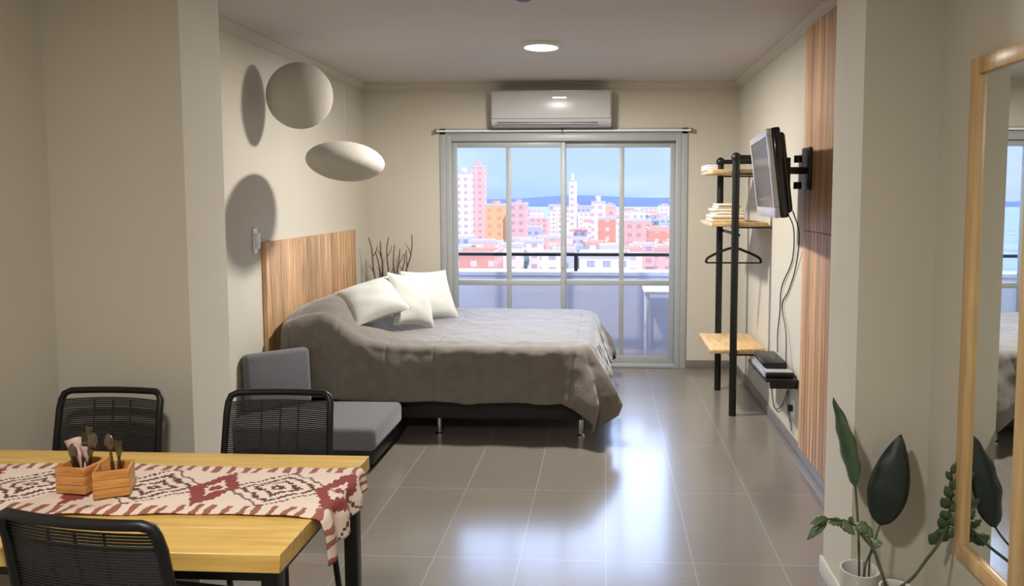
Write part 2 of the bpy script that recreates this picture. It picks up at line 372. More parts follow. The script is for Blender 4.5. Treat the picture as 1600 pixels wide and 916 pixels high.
# ---------------------------------------------------------------- sliding balcony door
FY0, FY1 = YF-.02, YF+.10
win = bpy.data.objects.new('window_1', None); C.objects.link(win); win.location = ((WX0+WX1)/2, YF, 0); win['kind'] = 'structure'
bm = BM()
box(bm, WX0, WX0+.05, FY0, FY1, 0, WZ1, .004); box(bm, WX1-.05, WX1, FY0, FY1, 0, WZ1, .004)
box(bm, WX0+.05, WX1-.05, FY0, FY1, WZ1-.06, WZ1, .004); box(bm, WX0+.05, WX1-.05, FY0, FY1, 0.001, .03, .004)
obj('window_frame', bm, 'white_frame', win)
bm = BM()
for a, c in ((WX0-.055, WX0), (WX1, WX1+.055)): box(bm, a, c, YF-.015, YF, 0, WZ1+.055, .003)
box(bm, WX0-.055, WX1+.055, YF-.015, YF, WZ1, WZ1+.055, .003)
obj('window_casing', bm, 'white_frame', win)
def sash(x0, x1, y, mid):
    bm = BM(); w = .045
    box(bm, x0, x0+w, y, y+.035, .03, WZ1-.06, .003); box(bm, x1-w, x1, y, y+.035, .03, WZ1-.06, .003)
    for z0, z1 in ((.03, .10), (.755, .805), (WZ1-.115, WZ1-.06)): box(bm, x0+w, x1-w, y, y+.035, z0, z1, .003)
    box(bm, mid-.022, mid+.022, y+.002, y+.033, .10, WZ1-.115, .003)
    s = obj('sliding_sash', bm, 'white_frame', win)
    for a, c in ((x0+w, mid-.022), (mid+.022, x1-w)):
        for z0, z1 in ((.10, .755), (.805, WZ1-.115)):
            obj('pane', box(BM(), a, c, y+.014, y+.020, z0, z1), 'glass', s, shade=False)
    return s
sash(WX0+.05, -.36, YF+.02, -.885)
s2 = sash(-.40, WX1-.05, YF+.057, .155)
bm = BM(); box(bm, -.388, -.372, YF+.008, YF+.022, .92, 1.12, .004)
obj('handle', bm, 'silver', s2)

t = thing('curtain_rail', 'thin white curtain rail above the balcony door, under the air conditioner', 'curtain rail', (-.38, YF-.05, 2.17))
obj('rail', tube(BM(), [(WX0-.09, YF-.05, 2.17), (WX1+.09, YF-.05, 2.17)], .010, 10), 'white_plastic', t)
for x in (WX0-.085, -.385, WX1+.085):
    bm = BM(); box(bm, x-.008, x+.008, YF-.062, YF-.001, 2.150, 2.190, .003); obj('bracket', bm, 'cable_grey', t)

# ---------------------------------------------------------------- balcony and the city outside
struct('balcony_floor', box(BM(), -3.2, 2.6, YF+.02, 7.80, -.12, -.005), 'balcony', shade=False)
struct('balcony_ceiling', box(BM(), -3.2, 2.6, YF+.20, 8.0, 2.62, 2.75), 'parapet', shade=False)
bm = BM(); box(bm, -3.2, 2.6, 7.60, 7.80, -.12, .76); box(bm, -3.2, 2.6, 7.575, 7.92, .76, .80, .006)
struct('balcony_parapet', bm, 'parapet', shade=False)
t = thing('balcony_railing', 'black metal handrail running along the white balcony parapet', 'railing', (-.4, 7.72, .80))
obj('handrail', box(BM(), -3.2, 2.6, 7.70, 7.74, .955, .99, .004), 'black_metal', t)
for x in (-2.4, -.30, 1.5):
    obj('post', box(BM(), x-.018, x+.018, 7.702, 7.738, .80, .955), 'black_metal', t)
# small white balcony table
t = thing('balcony_table', 'small square white table standing on the balcony behind the glass', 'table', (.55, 7.2, 0))
obj('tabletop', box(BM(), .375, .80, 6.98, 7.42, .655, .685, .008), 'white_plastic', t)
for x in (.41, .765):
    for y in (7.015, 7.385):
        obj('leg', tube(BM(), [(x, y, .656), (x+(.01 if x > .5 else -.0), y, -.004)], .016, 10), 'white_plastic', t)

GZ = -34.0
struct('city_ground', box(BM(), -2500, 2500, 40, 5000, GZ-1, GZ), 'city_ground', shade=False)
def pt(px, Y): return (px - 945) / F_PX * Y
def pz(py, Y): return H - (py - 305) / F_PX * Y
def building(px0, px1, ytop, Y, m_, label, group=None, depth=None, roof='roof_grey', extra=None, name='building'):
    x0, x1 = pt(px0, Y), pt(px1, Y); z1 = pz(ytop, Y); d = depth or (x1-x0)*1.1
    t = thing(name, label, 'building', ((x0+x1)/2, Y+d/2, GZ), 0, group)
    obj('walls', box(BM(), x0, x1, Y, Y+d, GZ, z1), m_, t, shade=False)
    bm = BM(); p = .35
    for a in ((x0-.1, x1+.1, Y-.1, Y+p), (x0-.1, x1+.1, Y+d-p, Y+d+.1), (x0-.1, x0+p, Y+p, Y+d-p), (x1-p, x1+.1, Y+p, Y+d-p)): box(bm, *a, z1, z1+.9)
    obj('roof_parapet', bm, roof, t, shade=False)
    if extra:
        w = (x1-x0); obj('rooftop_tank_house', box(BM(), x0+w*.3, x0+w*.65, Y+d*.3, Y+d*.6, z1, z1+extra), m_, t, shade=False)
    return t
building(713, 734, 272, 330, 'f_white', 'wide white residential tower at the left edge of the skyline', extra=3)
building(735, 756, 262, 345, 'f_pink', 'pale pink tower joined beside the wide white tower on the skyline', extra=3)
building(757, 790, 322, 300, 'f_orange', 'orange block right of the twin towers', extra=2)
building(796, 822, 320, 290, 'f_pink', 'salmon apartment block seen through the second pane', extra=2)
building(889, 901, 284, 360, 'f_white', 'slender white tower beside the middle door stile', extra=4)
building(924, 946, 318, 300, 'f_white', 'white stepped block right of the slender tower', extra=3)
building(934, 962, 344, 240, 'f_brick', 'brick red block in front of the white stepped block')
building(944, 962, 324, 330, 'f_pink', 'narrow pink block rising behind the brick red block', extra=2)
building(976, 1018, 347, 260, 'f_pink', 'long pink block seen through the right-hand pane', depth=18)
building(985, 1008, 331, 380, 'f_cream', 'cream block rising behind the long pink block', extra=2)
building(1014, 1060, 362, 230, 'f_brick', 'low wide reddish block at the right edge of the skyline', depth=16, roof='roof_red')
building(700, 770, 402, 150, 'f_brick', 'low red-roofed house just beyond the balcony rail at left', depth=14, roof='roof_red')
building(905, 985, 404, 150, 'f_cream', 'low cream rooftop just beyond the balcony rail at right', depth=12)
rnd = random.Random(5)
mats = [('f_white', 'white'), ('f_white', 'white'), ('f_cream', 'cream'), ('f_grey', 'bluish grey'), ('f_pink', 'pink'), ('f_white', 'white')]
taken = [(o.matrix_basis.translation.x, o.matrix_basis.translation.y, 16) for o in bpy.data.objects if o.get('category') == 'building']
TREES = [(718, 386, 190), (806, 392, 200), (905, 390, 214), (1035, 345, 420), (1010, 337, 460)]
taken += [(pt(a, c), c, 8) for a, b_, c in TREES]
PANES = [(792, 'first'), (872, 'second'), (966, 'third'), (2000, 'fourth')]
i = 0; tries = 0
while i < 110 and tries < 20000:
    tries += 1
    Y = 165 + 475*rnd.random()**1.5; px = rnd.uniform(700, 1046)
    tgt = 1 - (Y-170)/450
    yt = 322 + 72*max(0, tgt)**1.3 + rnd.uniform(-8, 6)
    w = rnd.uniform(5, 13)/Y*F_PX; w = min(w, 34); wm = w*Y/F_PX
    cx = pt(px+w/2, Y); cy_ = Y + wm*.55; r = wm*.62
    if any(abs(cx-a) < r+c*.56 and abs(cy_-b_) < r+c*.56 for a, b_, c in taken): continue
    taken.append((cx, cy_, wm)); i += 1
    mm_, cn = rnd.choice(mats); pn = [n_ for lim, n_ in PANES if px+w/2 < lim][0]
    far = 'low on the horizon' if Y > 400 else 'among nearer rooftops'
    rf = rnd.choice(['roof_grey', 'roof_grey', 'roof_red']); sz = 'narrow' if w < 15 else 'broad' if w > 26 else 'medium-wide'
    building(px, px+w, max(yt, 320), Y, mm_, '%s %s %s building %s, seen through the %s door pane' % (sz, cn, 'red-roofed' if rf == 'roof_red' else 'grey-roofed', far, pn), 'distant city buildings', roof=rf)
# trees of the town
def crown(px, py, Y, r, label, group=None):
    x, z = pt(px, Y), pz(py, Y); t = thing('tree', label, 'tree', (x, Y, GZ), 0, group)
    bm = BM(); bmesh.ops.create_icosphere(bm, subdivisions=3, radius=r)
    q = random.Random(int(px))
    for v in bm.verts:
        n = v.co.normalized(); s = 1 + .22*math.sin(5*n.x+px)*math.cos(4*n.y+py) + q.uniform(-.1, .1); v.co = Vector((x, Y, z-r*.8)) + Vector((v.co.x*s, v.co.y*s, v.co.z*s*.85))
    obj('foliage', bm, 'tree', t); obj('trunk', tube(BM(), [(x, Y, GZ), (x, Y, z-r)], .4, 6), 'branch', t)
crown(718, 386, 190, 5.5, 'dark green tree below the wide white tower at left')
crown(806, 392, 200, 3.5, 'green tree between pale rooftops below the salmon block')
for (px, py, Y), w_ in zip(TREES[2:], ('under the slender white tower', 'far off at the right edge of the city', 'far off near the middle of the fourth pane')):
    crown(px, py, Y, 4, 'small green tree ' + w_, 'trees among the rooftops')
bm = BM()
N = 60; top = []; bot = []; back = []
for i in range(N+1):
    x = -2200 + 4400*i/N; z = 6 + 10*math.sin(i*.37) + 7*math.sin(i*.91+1) - 16
    top.append(bm.verts.new((x, 2600, -8 + 9*math.sin(i*.37)*math.sin(i*.13) + 5*math.sin(i*.91+1)))); bot.append(bm.verts.new((x, 2300, GZ))); back.append(bm.verts.new((x, 3000, GZ)))
for i in range(N):
    bm.faces.new((bot[i], bot[i+1], top[i+1], top[i])); bm.faces.new((top[i], top[i+1], back[i+1], back[i]))
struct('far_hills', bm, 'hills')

# ---------------------------------------------------------------- ceiling lamps
def ceiling_lamp(x, y, label, power, r=.125):
    t = thing('ceiling_lamp', label, 'ceiling lamp', (x, y, ZC), 0)
    bm = BM(); lathe(bm, [(r, ZC), (r, ZC-.022), (r-.006, ZC-.026), (r-.014, ZC-.026), (r-.014, ZC-.01)], x, y, 40); hs = obj('housing', bm, 'white_plastic', t)
    bm = BM(); lathe(bm, [(.001, ZC-.025), (r-.015, ZC-.025)], x, y, 40, cap=False); obj('diffuser', bm, 'lamp', hs)
    l = bpy.data.lights.new('lamp_light', 'AREA'); l.shape = 'DISK'; l.size = 2*(r-.02); l.energy = power; l.color = (1.0, .955, .90)
    lo = bpy.data.objects.new('lamp_light', l); C.objects.link(lo); lo.parent = t; lo.location = (0, 0, -.030)
    return t
ceiling_lamp(-.43, 5.05, 'lit round ceiling lamp above the bed, near the air conditioner', LAMP_FAR)
ceiling_lamp(-.60, .60, 'round ceiling lamp over the near side of the dining table', LAMP_NEAR)
t = thing('ceiling_fixture', 'small dark round fixture on the ceiling at the top edge of the photo', 'ceiling fixture', (-.42, 3.86, ZC))
obj('base', lathe(BM(), [(.045, ZC), (.045, ZC-.012), (.03, ZC-.02), (.001, ZC-.02)], -.42, 3.86, 24), 'matte_black', t)

# ---------------------------------------------------------------- air conditioner
t = thing('air_conditioner', 'white split air conditioner on the wall above the balcony door', 'air conditioner', (-.49, YF, 2.19))
X0, X1 = -1.005, .055; y0 = YF-.22
bm = BM(); prof = [(YF-.002, 2.195), (YF-.16, 2.195), (YF-.195, 2.215), (YF-.215, 2.25), (YF-.22, 2.50), (YF-.20, 2.515), (YF-.002, 2.515)]
ra = [bm.verts.new((X0, y, z)) for y, z in prof]; rb = [bm.verts.new((X1, y, z)) for y, z in prof]
for k in range(7): bm.faces.new((ra[k], ra[(k+1) % 7], rb[(k+1) % 7], rb[k]))
bm.faces.new(ra); bm.faces.new(rb[::-1])
bmesh.ops.bevel(bm, geom=list(bm.edges), offset=.006, segments=2, affect='EDGES')
obj('body', bm, 'ac_white', t)
fp = obj('front_panel', box(BM(), X0+.01, X1-.01, YF-.232, YF-.218, 2.262, 2.495, .004), 'ac_white', t)
bm = BM(); box(bm, X0+.05, X1-.12, YF-.205, YF-.19, 2.222, 2.236, .002)
ao = obj('air_outlet', bm, 'ac_dark', t)
bm = BM(); box(bm, X0+.05, X1-.12, YF-.222, YF-.205, 2.215, 2.222, .002)
obj('louvre', bm, 'ac_white', ao)
bm = BM(); box(bm, -.46, -.34, YF-.2335, YF-.2315, 2.435, 2.447)
obj('lamp_reflection', bm, mat('ac_lamp_reflection', (240, 240, 240), .3, emit=(235, 240, 245), estr=.8), fp)  # glowing strip painted in for the ceiling lamp's reflection on the front

# ---------------------------------------------------------------- headboard and wall panel
t = thing('headboard', 'headboard of vertical light brown wooden slats on the left wall', 'headboard', (XL+.03, 5.55, 0))
Y0, Y1 = 4.69, 6.42; w = .068; n = int((Y1-Y0)/w); w = (Y1-Y0)/n
bm = BM()
for i in range(n): box(bm, XL+.001, XL+.033, Y0+i*w+.0012, Y0+(i+1)*w-.0012, .15, 1.285, .003, 1)
obj('slat_panel', bm, 'headboard', t)
t = thing('wall_panel', 'tall strip of vertical brown wooden slats on the right wall behind the television', 'wall panel', (XR-.01, 4.0, .08))
bm = BM(); Y0, Y1 = 3.50, 4.43; n = 15; w = (Y1-Y0)/n
for i in range(n):
    box(bm, XR-.026, XR-.001, Y0+i*w+.0012, Y0+(i+1)*w-.0012, .08, 1.385, .003, 1)
obj('lower_slats', bm, 'panel', t)
bm = BM()
for i in range(n):
    box(bm, XR-.030, XR-.001, Y0+i*w+.0012, Y0+(i+1)*w-.0012, 1.387, ZC-.056, .003, 1)
obj('upper_slats', bm, 'panel', t)
t = thing('wall_sconce', 'small white wall fitting beside the top corner of the slatted headboard', 'wall lamp', (XL, 4.60, 1.23))
obj('back_plate', box(BM(), XL+.001, XL+.012, 4.575, 4.625, 1.22, 1.38, .003), 'white_plastic', t)
obj('shade', box(BM(), XL+.012, XL+.035, 4.585, 4.615, 1.25, 1.35, .006), 'white_plastic', t)

# ---------------------------------------------------------------- hanging discs (their shadows fall on the wall from the ceiling lamp)
def disc(c, R_, th, n, label):
    t = thing('hanging_disc', label, 'hanging ornament', c, 0)
    c = Vector(c); n = Vector(n).normalized(); q = n.to_track_quat('Z', 'Y').to_matrix(); bm = BM()
    prof = []
    for k in range(25):
        a = -PI/2 + PI*k/24; prof.append((max(R_*math.cos(a), .0008), th*math.sin(a)*(0.93+.07*abs(math.sin(a)))))
    lathe(bm, prof, 0, 0, 56)
    for v in bm.verts: v.co = c + q @ v.co
    obj('shell', bm, 'disc', t)
    top = c.z + (R_ if abs(n.z) < .5 else th) - .004
    obj('thread', tube(BM(), [(c.x, c.y, top), (c.x, c.y, ZC)], .0007, 5), 'thread', t)
disc((-1.95, 4.713, 2.223), .211, .133, (.05, -1, .02), 'large round white paper disc hanging on edge near the ceiling by the left wall')
disc((-1.665, 4.725, 1.806), .245, .128, (.09, -.0, 1), 'white paper disc hanging flat like a saucer above the bed pillows')

# ---------------------------------------------------------------- bed
bed = thing('bed', 'double bed with taupe bedspread draped to the dark base, head against the slatted headboard', 'bed', (-1.15, 5.5, 0))
BX0, BX1, BY0, BY1, BZ = -2.10, -.13, 4.74, 6.30, .625
obj('bed_base', box(BM(), BX0+.02, BX1-.02, BY0+.03, BY1-.02, .115, .31, .01), 'bed_base', bed)
obj('mattress', box(BM(), BX0+.01, BX1-.02, BY0+.02, BY1-.02, .312, .585, .04, 3), 'mattress', bed)
for x in (-1.93, -1.095, -.155):
    for y in (BY0+.055, BY1-.07):
        obj('leg', lathe(BM(), [(.026, 0), (.026, .012), (.018, .02), (.018, .116)], x if x > -.5 or x < -1.5 else x, y, 16), 'chrome', bed)
DROP = .385
def headlump(x, y):
    b_ = .27*math.exp(-((x+1.84)/(.21 if x > -1.84 else .42))**2) + .02*math.exp(-((x+1.55)/.2)**2)
    e = min(1, max(0, (y-BY0+.02)/.22)) * min(1, max(0, (BY1+.02-y)/.22))
    return b_*(.72+.28*math.sin(e*PI/2)) 
RC = .14
from mathutils import noise
LX = (BX1-BX0)+DROP; LY = (BY1-BY0)+2*DROP
def cover(u, v):
    sx_ = BX0 + u*LX; sy_ = BY0 - DROP + v*LY
    sgn = -1 if sy_ < (BY0+BY1)/2 else 1
    qx = max(0, sx_-(BX1-RC)); qy = max(0, (BY0+RC)-sy_) if sgn < 0 else max(0, sy_-(BY1-RC))
    dist = math.hypot(qx, qy); d = dist-RC
    nv = Vector((sx_*5.2, sy_*5.2, 0)); w1 = noise.noise(nv); w2 = noise.noise(nv*2.7+Vector((3, 7, 0)))
    seam = max(0, 1-abs(((sx_+.02) % .31)-.155)/.016)
    if d <= 0:
        x, y = sx_, sy_
        z = BZ + headlump(x, y) + .007*w1 + .004*w2 - .012*max(0, 1-(-d)/.07)*(1 if d > -.07 else 0) - .006*seam
        return Vector((x, y, z))
    dx, dy = qx/dist, qy/dist
    x = min(sx_, BX1-RC) + dx*RC; y = (max(sy_, BY0+RC) if sgn < 0 else min(sy_, BY1-RC)) + sgn*dy*RC
    r = .05; a_ = min(d/r, PI/2); o_, dn = r*math.sin(a_), r*(1-math.cos(a_)) + max(0, d-r*PI/2)
    lift = headlump(x, y); z = BZ + lift - .012 + .007*w1*max(0, 1-d/.1); k = min(1, d/DROP)
    dn *= 1 + lift/DROP*.98
    ang = math.atan2(qy, qx); c_ = math.sin(2*ang); foot = dx
    out = o_ + k*(.025 + .10*foot + .05*c_) + c_*(.045*math.sin(ang*13+1.2)+.05*math.sin(min(1.5, d/.4)*PI*.75))*k
    out += (.018*w1 + .010*w2)*min(1, d/.08) + k*foot*(.02*math.sin(sy_*14)+.012*math.sin(sy_*27+1))
    out += k*(1-foot)*(.008*math.sin(sx_*13)+.005*math.sin(sx_*29+1))
    out += .02*math.exp(-((x+1.75)/.25)**2)*math.sin(k*PI)*(1-foot)
    out -= .008*seam*(1-foot)*min(1, d/.05)
    dn += .012*w1*k
    dn = min(dn, BZ-.045+.02*w2)
    return Vector((x + dx*out, y + sgn*dy*out, max(.02, z - dn)))
bm = BM(); grid(bm, cover, 300, 260)
cv = obj('bedspread', bm, 'bed_cover', bed, solid=.008)
for p in cv.data.polygons: p.use_smooth = True

def cushion(name, c, a, b_, w, h, t_, label, cat='cushion', mt='pillow', group=None):
    a = Vector(a).normalized(); b_ = Vector(b_); b_ = (b_ - a*b_.dot(a)).normalized(); n = a.cross(b_); c = Vector(c)
    bm = BM(); N_ = 22
    for sg in (1, -1):
        def f(u, v, sg=sg):
            p, q = u*2-1, v*2-1
            th = t_*(max(0, 1-abs(p)**2.4)**.55)*(max(0, 1-abs(q)**2.4)**.55)
            th *= 1 + .06*math.sin(p*5+q*3)*math.cos(q*6)
            X = p*w/2*(1-.09*(1-q*q)); Y = q*h/2*(1-.09*(1-p*p))
            return c + a*X + b_*Y + n*th*sg
        grid(bm, f, N_, N_)
    bmesh.ops.remove_doubles(bm, verts=bm.verts, dist=.0005)
    o = obj(name, bm, mt, None, origin=c)
    for p in o.data.polygons: p.use_smooth = True
    return tag(o, label, cat, group)
G = 'white cushions on the bed'
cushion('cushion', (-1.60, 5.02, .865), (.33, .24, .10), (-.17, .30, .24), .40, .38, .085, 'large white cushion nearest the camera, slumped at the head of the bed', group=G)
cushion('cushion', (-1.385, 5.22, .84), (.22, .27, -.06), (-.13, .09, .36), .36, .40, .07, 'white cushion in the middle, its pointed corner standing up', group=G)
cushion('cushion', (-1.36, 5.68, .82), (.28, .28, -.02), (-.17, .12, .34), .42, .42, .07, 'white cushion furthest from the camera, closest to the balcony door', group=G)

# ---------------------------------------------------------------- grey folding sofa
sf = thing('sofa', 'low grey fabric sofa with upright back cushion beside the bed', 'sofa', (-1.73, 4.35, 0))
obj('base', box(BM(), XL+.03, -1.32, 4.10, 4.64, .045, .125, .01), 'matte_black', sf)
for x in (XL+.10, -1.375):
    for y in (4.14, 4.58): obj('leg', box(BM(), x-.02, x+.02, y-.02, y+.02, 0, .046), 'matte_black', sf)
obj('seat_cushion', box(BM(), XL+.015, -1.30, 4.07, 4.655, .127, .265, .035, 4), 'sofa', sf)
mt_ = Matrix.Translation((-2.155, 4.31, .268)) @ Matrix.Rotation(math.radians(42), 4, 'Z') @ Matrix.Rotation(math.radians(-5), 4, 'X')
bm = BM(); box(bm, 0, .40, 0, .085, 0, .355, .03, 4, mt_)
obj('back_cushion', bm, 'sofa', sf)

# ---------------------------------------------------------------- dry branches in a floor vase
t = thing('floor_vase', 'brown floor vase in the far left corner behind the bed', 'vase', (-1.93, 6.55, 0))
obj('body', lathe(BM(), [(.06, 0), (.10, .05), (.115, .18), (.09, .34), (.05, .46), (.045, .55), (.055, .60), (.048, .60), (.038, .55), (.04, .45)], -1.93, 6.55), 'floor_vase', t)
rnd = random.Random(3)
for i, (px, pyt, Y, tw) in enumerate([(570, 372, 6.5, 1), (583, 395, 6.55, 0), (592, 378, 6.6, 1), (604, 372, 6.5, 1), (611, 384, 6.62, 0), (618, 390, 6.55, 1), (626, 398, 6.5, 0), (641, 368, 6.55, 1), (633, 392, 6.6, 0)]):
    tip = Vector((pt(px, Y), Y, pz(pyt, Y))); a0 = rnd.uniform(0, 2*PI); base = Vector((-1.93+.02*math.cos(a0), 6.55+.02*math.sin(a0), .50))
    P = []
    for k in range(9):
        q = k/8; p = base.lerp(tip, q); p.x += .03*math.sin(q*PI)*(1 if px > 605 else -1) + .012*math.sin(q*9+i); p.y += .01*math.cos(q*8+i); P.append(p)
    bm = BM(); tube(bm, P, .007, 6, rads=[.012-.007*k/8 for k in range(9)])
    if tw:
        for s in (4, 6):
            d = Vector((rnd.choice((-1, 1))*.05, 0, .11)); tube(bm, [P[s], P[s]+d*.5+Vector((.008, 0, 0)), P[s]+d], .004, 5, rads=[.005, .004, .002])
    o = obj('branch', bm, 'branch', None, origin=base)
    tag(o, ['bare dry branch at the left end of the corner bunch', 'short dry branch, second from the left of the corner bunch', 'dry branch, third from the left of the corner bunch', 'tall dry branch, fourth from the left of the corner bunch', 'dry branch in the very middle of the corner bunch', 'forked dry branch just right of the middle of the corner bunch', 'short dry branch, third from the right of the corner bunch', 'tall dry branch at the right end of the corner bunch', 'short dry branch, second from the right of the corner bunch'][i], 'branch', 'dry branches in the corner vase')

# ---------------------------------------------------------------- dining table
TY0, TY1, TX0, TX1, TZ = 1.645, 2.31, -2.13, -.757, .75
t = thing('dining_table', 'dining table with thick pale yellow wooden top and black metal legs', 'table', (-1.44, 1.98, 0))
bm = BM()
n = 5; w = (TY1-TY0)/n
for i in range(n): box(bm, TX0, TX1, TY0+i*w+.0003, TY0+(i+1)*w-.0003, TZ-.045, TZ, .0015, 1)
obj('tabletop', bm, 'table', t)
for x in (TX0+.04, TX1-.045):
    for y in (TY0+.06, TY1-.045):
        obj('leg', box(BM(), x-.021, x+.021, y-.021, y+.021, 0, TZ-.046, .003), 'black_metal', t)
bm = BM(); xa, xb = TX0+.04, TX1-.045; ya, yb = TY0+.06, TY1-.045
box(bm, xa+.022, xb-.022, ya-.012, ya+.012, TZ-.09, TZ-.046); box(bm, xa+.022, xb-.022, yb-.012, yb+.012, TZ-.09, TZ-.046)
box(bm, xa-.012, xa+.012, ya+.022, yb-.022, TZ-.09, TZ-.046); box(bm, xb-.012, xb+.012, ya+.022, yb-.022, TZ-.09, TZ-.046)
obj('apron', bm, 'black_metal', t)

# runner
RY0, RY1 = 1.835, 2.175
def run_pos(u, v):
    s = u*(1.37+.13); x = -2.12 + s; y = RY0 + v*(RY1-RY0) + .012*math.sin(s*7)*(1-v) + .008*math.sin(s*9+2)*v
    z = TZ + .0035 + .0025*(math.sin(s*31+v*6)*math.sin(v*17+s*5)+1) + .004*max(0, math.sin(s*11-v*9))**6
    e_ = x - (TX1+.004)
    if e_ > 0:
        over = .145 - .075*v                 # hangs lower at the near corner
        e2 = e_/.127*over; r = .016; a = min(e2/r, PI/2)
        z -= r*(1-math.cos(a)) + max(0, e2-r*PI/2); x = TX1+.004 + r*math.sin(a) + (.012*math.sin(v*19)+.014)*min(1, e2/.06)
        y += .03*(1-v)*e2/.14
    return Vector((x, y, z))
bm = BM(); grid(bm, run_pos, 200, 44, uvf=lambda u, v: (u*1.5+.07, (v-.5)*.34))
o = obj('table_runner', bm, 'runner', None, solid=.003, origin=(-1.4, 2.0, TZ))
tag(o, 'cream table runner woven with maroon and brown medallions, hanging over the table end', 'table runner')

# cutlery boxes
def cutlery_box(c, rz, w_, h_, label):
    t = thing('cutlery_box', label, 'box', c, rz, 'wooden cutlery boxes on the table')
    mm = Matrix.Translation(c) @ Matrix.Rotation(rz, 4, 'Z'); th = .006; a = w_/2
    def wb_(args):
        bm = BM()
        # each wall is three stacked slats
        for k in range(3):
            z0, z1 = h_*k/3+.0006, h_*(k+1)/3-.0006; box(bm, *args, z0, z1, .0012, 1, mm)
        return bm
    for args in ((-a, a, -a, -a+th), (-a, a, a-th, a), (-a, -a+th, -a+th, a-th), (a-th, a, -a+th, a-th)): obj('side', wb_(args), 'box_wood', t)
    obj('bottom', box(BM(), -a+th, a-th, -a+th, a-th, .001, .006, 0, 2, mm), 'box_wood', t)
    return mm
ZR = TZ+.0112
m1 = cutlery_box((-1.475, 1.985, ZR), math.radians(-6), .092, .076, 'small slatted wooden box on the runner, left one, holding several spoons and forks')
m2 = cutlery_box((-1.368, 1.962, ZR), math.radians(24), .088, .076, 'small slatted wooden box on the runner, right one, turned at an angle')
M['cutlery'] = mat('cutlery_steel', (120, 112, 100), .25, metal=.9)
def spoon(mm, bx, by, tx, ty, L, kind, label, name):
    """utensil standing head up, base at (bx,by) in the box, top leaning to (tx,ty)"""
    base = mm @ Vector((bx, by, .008)); top = mm @ Vector((tx, ty, L)); d = (top-base).normalized()
    side = d.cross(Vector((0.2, 1, 0))).normalized(); n = d.cross(side)
    o_ = thing(name, label, 'cutlery', base, 0, 'cutlery in the wooden boxes')
    bm = BM(); P = []
    hl = (top-base).length - .05
    for sg in (1, -1):
        grid(bm, lambda u, v, sg=sg: base + d*(u*hl) + side*((v-.5)*(.008+.006*(1-u))) + n*(sg*.0012), 6, 2)
    bmesh.ops.remove_doubles(bm, verts=bm.verts, dist=.0001); obj('handle', bm, 'cutlery', o_)
    hb = base + d*hl; bm = BM()
    if kind == 'spoon':
        def f(u, v):
            w2 = .0165*math.sin(PI*min(1, max(.06, u*.97+.03)))**.6; q = (v-.5)*2
            return hb + d*(u*.05) + side*(q*w2) + n*(.006*(1-q*q)*math.sin(PI*u))
        grid(bm, f, 10, 8)
    else:
        grid(bm, lambda u, v: hb + d*(u*.024) + side*((v-.5)*2*(.004+.007*u)), 4, 4)
        for k in range(4):
            q = (k-1.5)/1.5*.0095; tube(bm, [hb+d*.023+side*q, hb+d*.05+side*q+n*.003], .0013, 5)
    obj('head', bm, 'cutlery', o_, solid=.0014)
spoon(m1, -.015, -.012, -.012, -.018, .135, 'spoon', 'shorter spoon leaning at the front of the left wooden box', 'spoon')
spoon(m1, -.005, .018, .02, .012, .175, 'fork', 'fork standing tall in the left wooden box', 'fork')
spoon(m1, .008, .0, .052, -.01, .165, 'spoon', 'shiny spoon tilted right out of the left wooden box', 'spoon')
spoon(m1, -.025, .015, -.012, .03, .15, 'fork', 'fork at the back left corner of the left wooden box', 'fork')
spoon(m2, .0, .005, -.012, .012, .165, 'spoon', 'dark spoon standing in the right wooden box', 'spoon')
spoon(m2, .012, -.006, .016, -.004, .145, 'fork', 'fork beside the spoon in the right wooden box', 'fork')
# printed napkin packet at the left box
def nap(u, v):
    p = m1 @ Vector((-.040+.055*u, .030-.03*u*.3, .01 + .115*v))
    return p + Vector((.012*math.sin(u*6)*v - .035*v*(1-u), .008*math.sin(u*9+v*4), .012*math.sin(u*5)*v))
bm = BM(); grid(bm, nap, 12, 12)
o = obj('paper_napkin', bm, 'paper_pack', None, solid=.002, origin=tuple(m1 @ Vector((-.03, .03, .01))))
tag(o, 'crumpled pink printed paper napkin standing in the left wooden box', 'napkin')

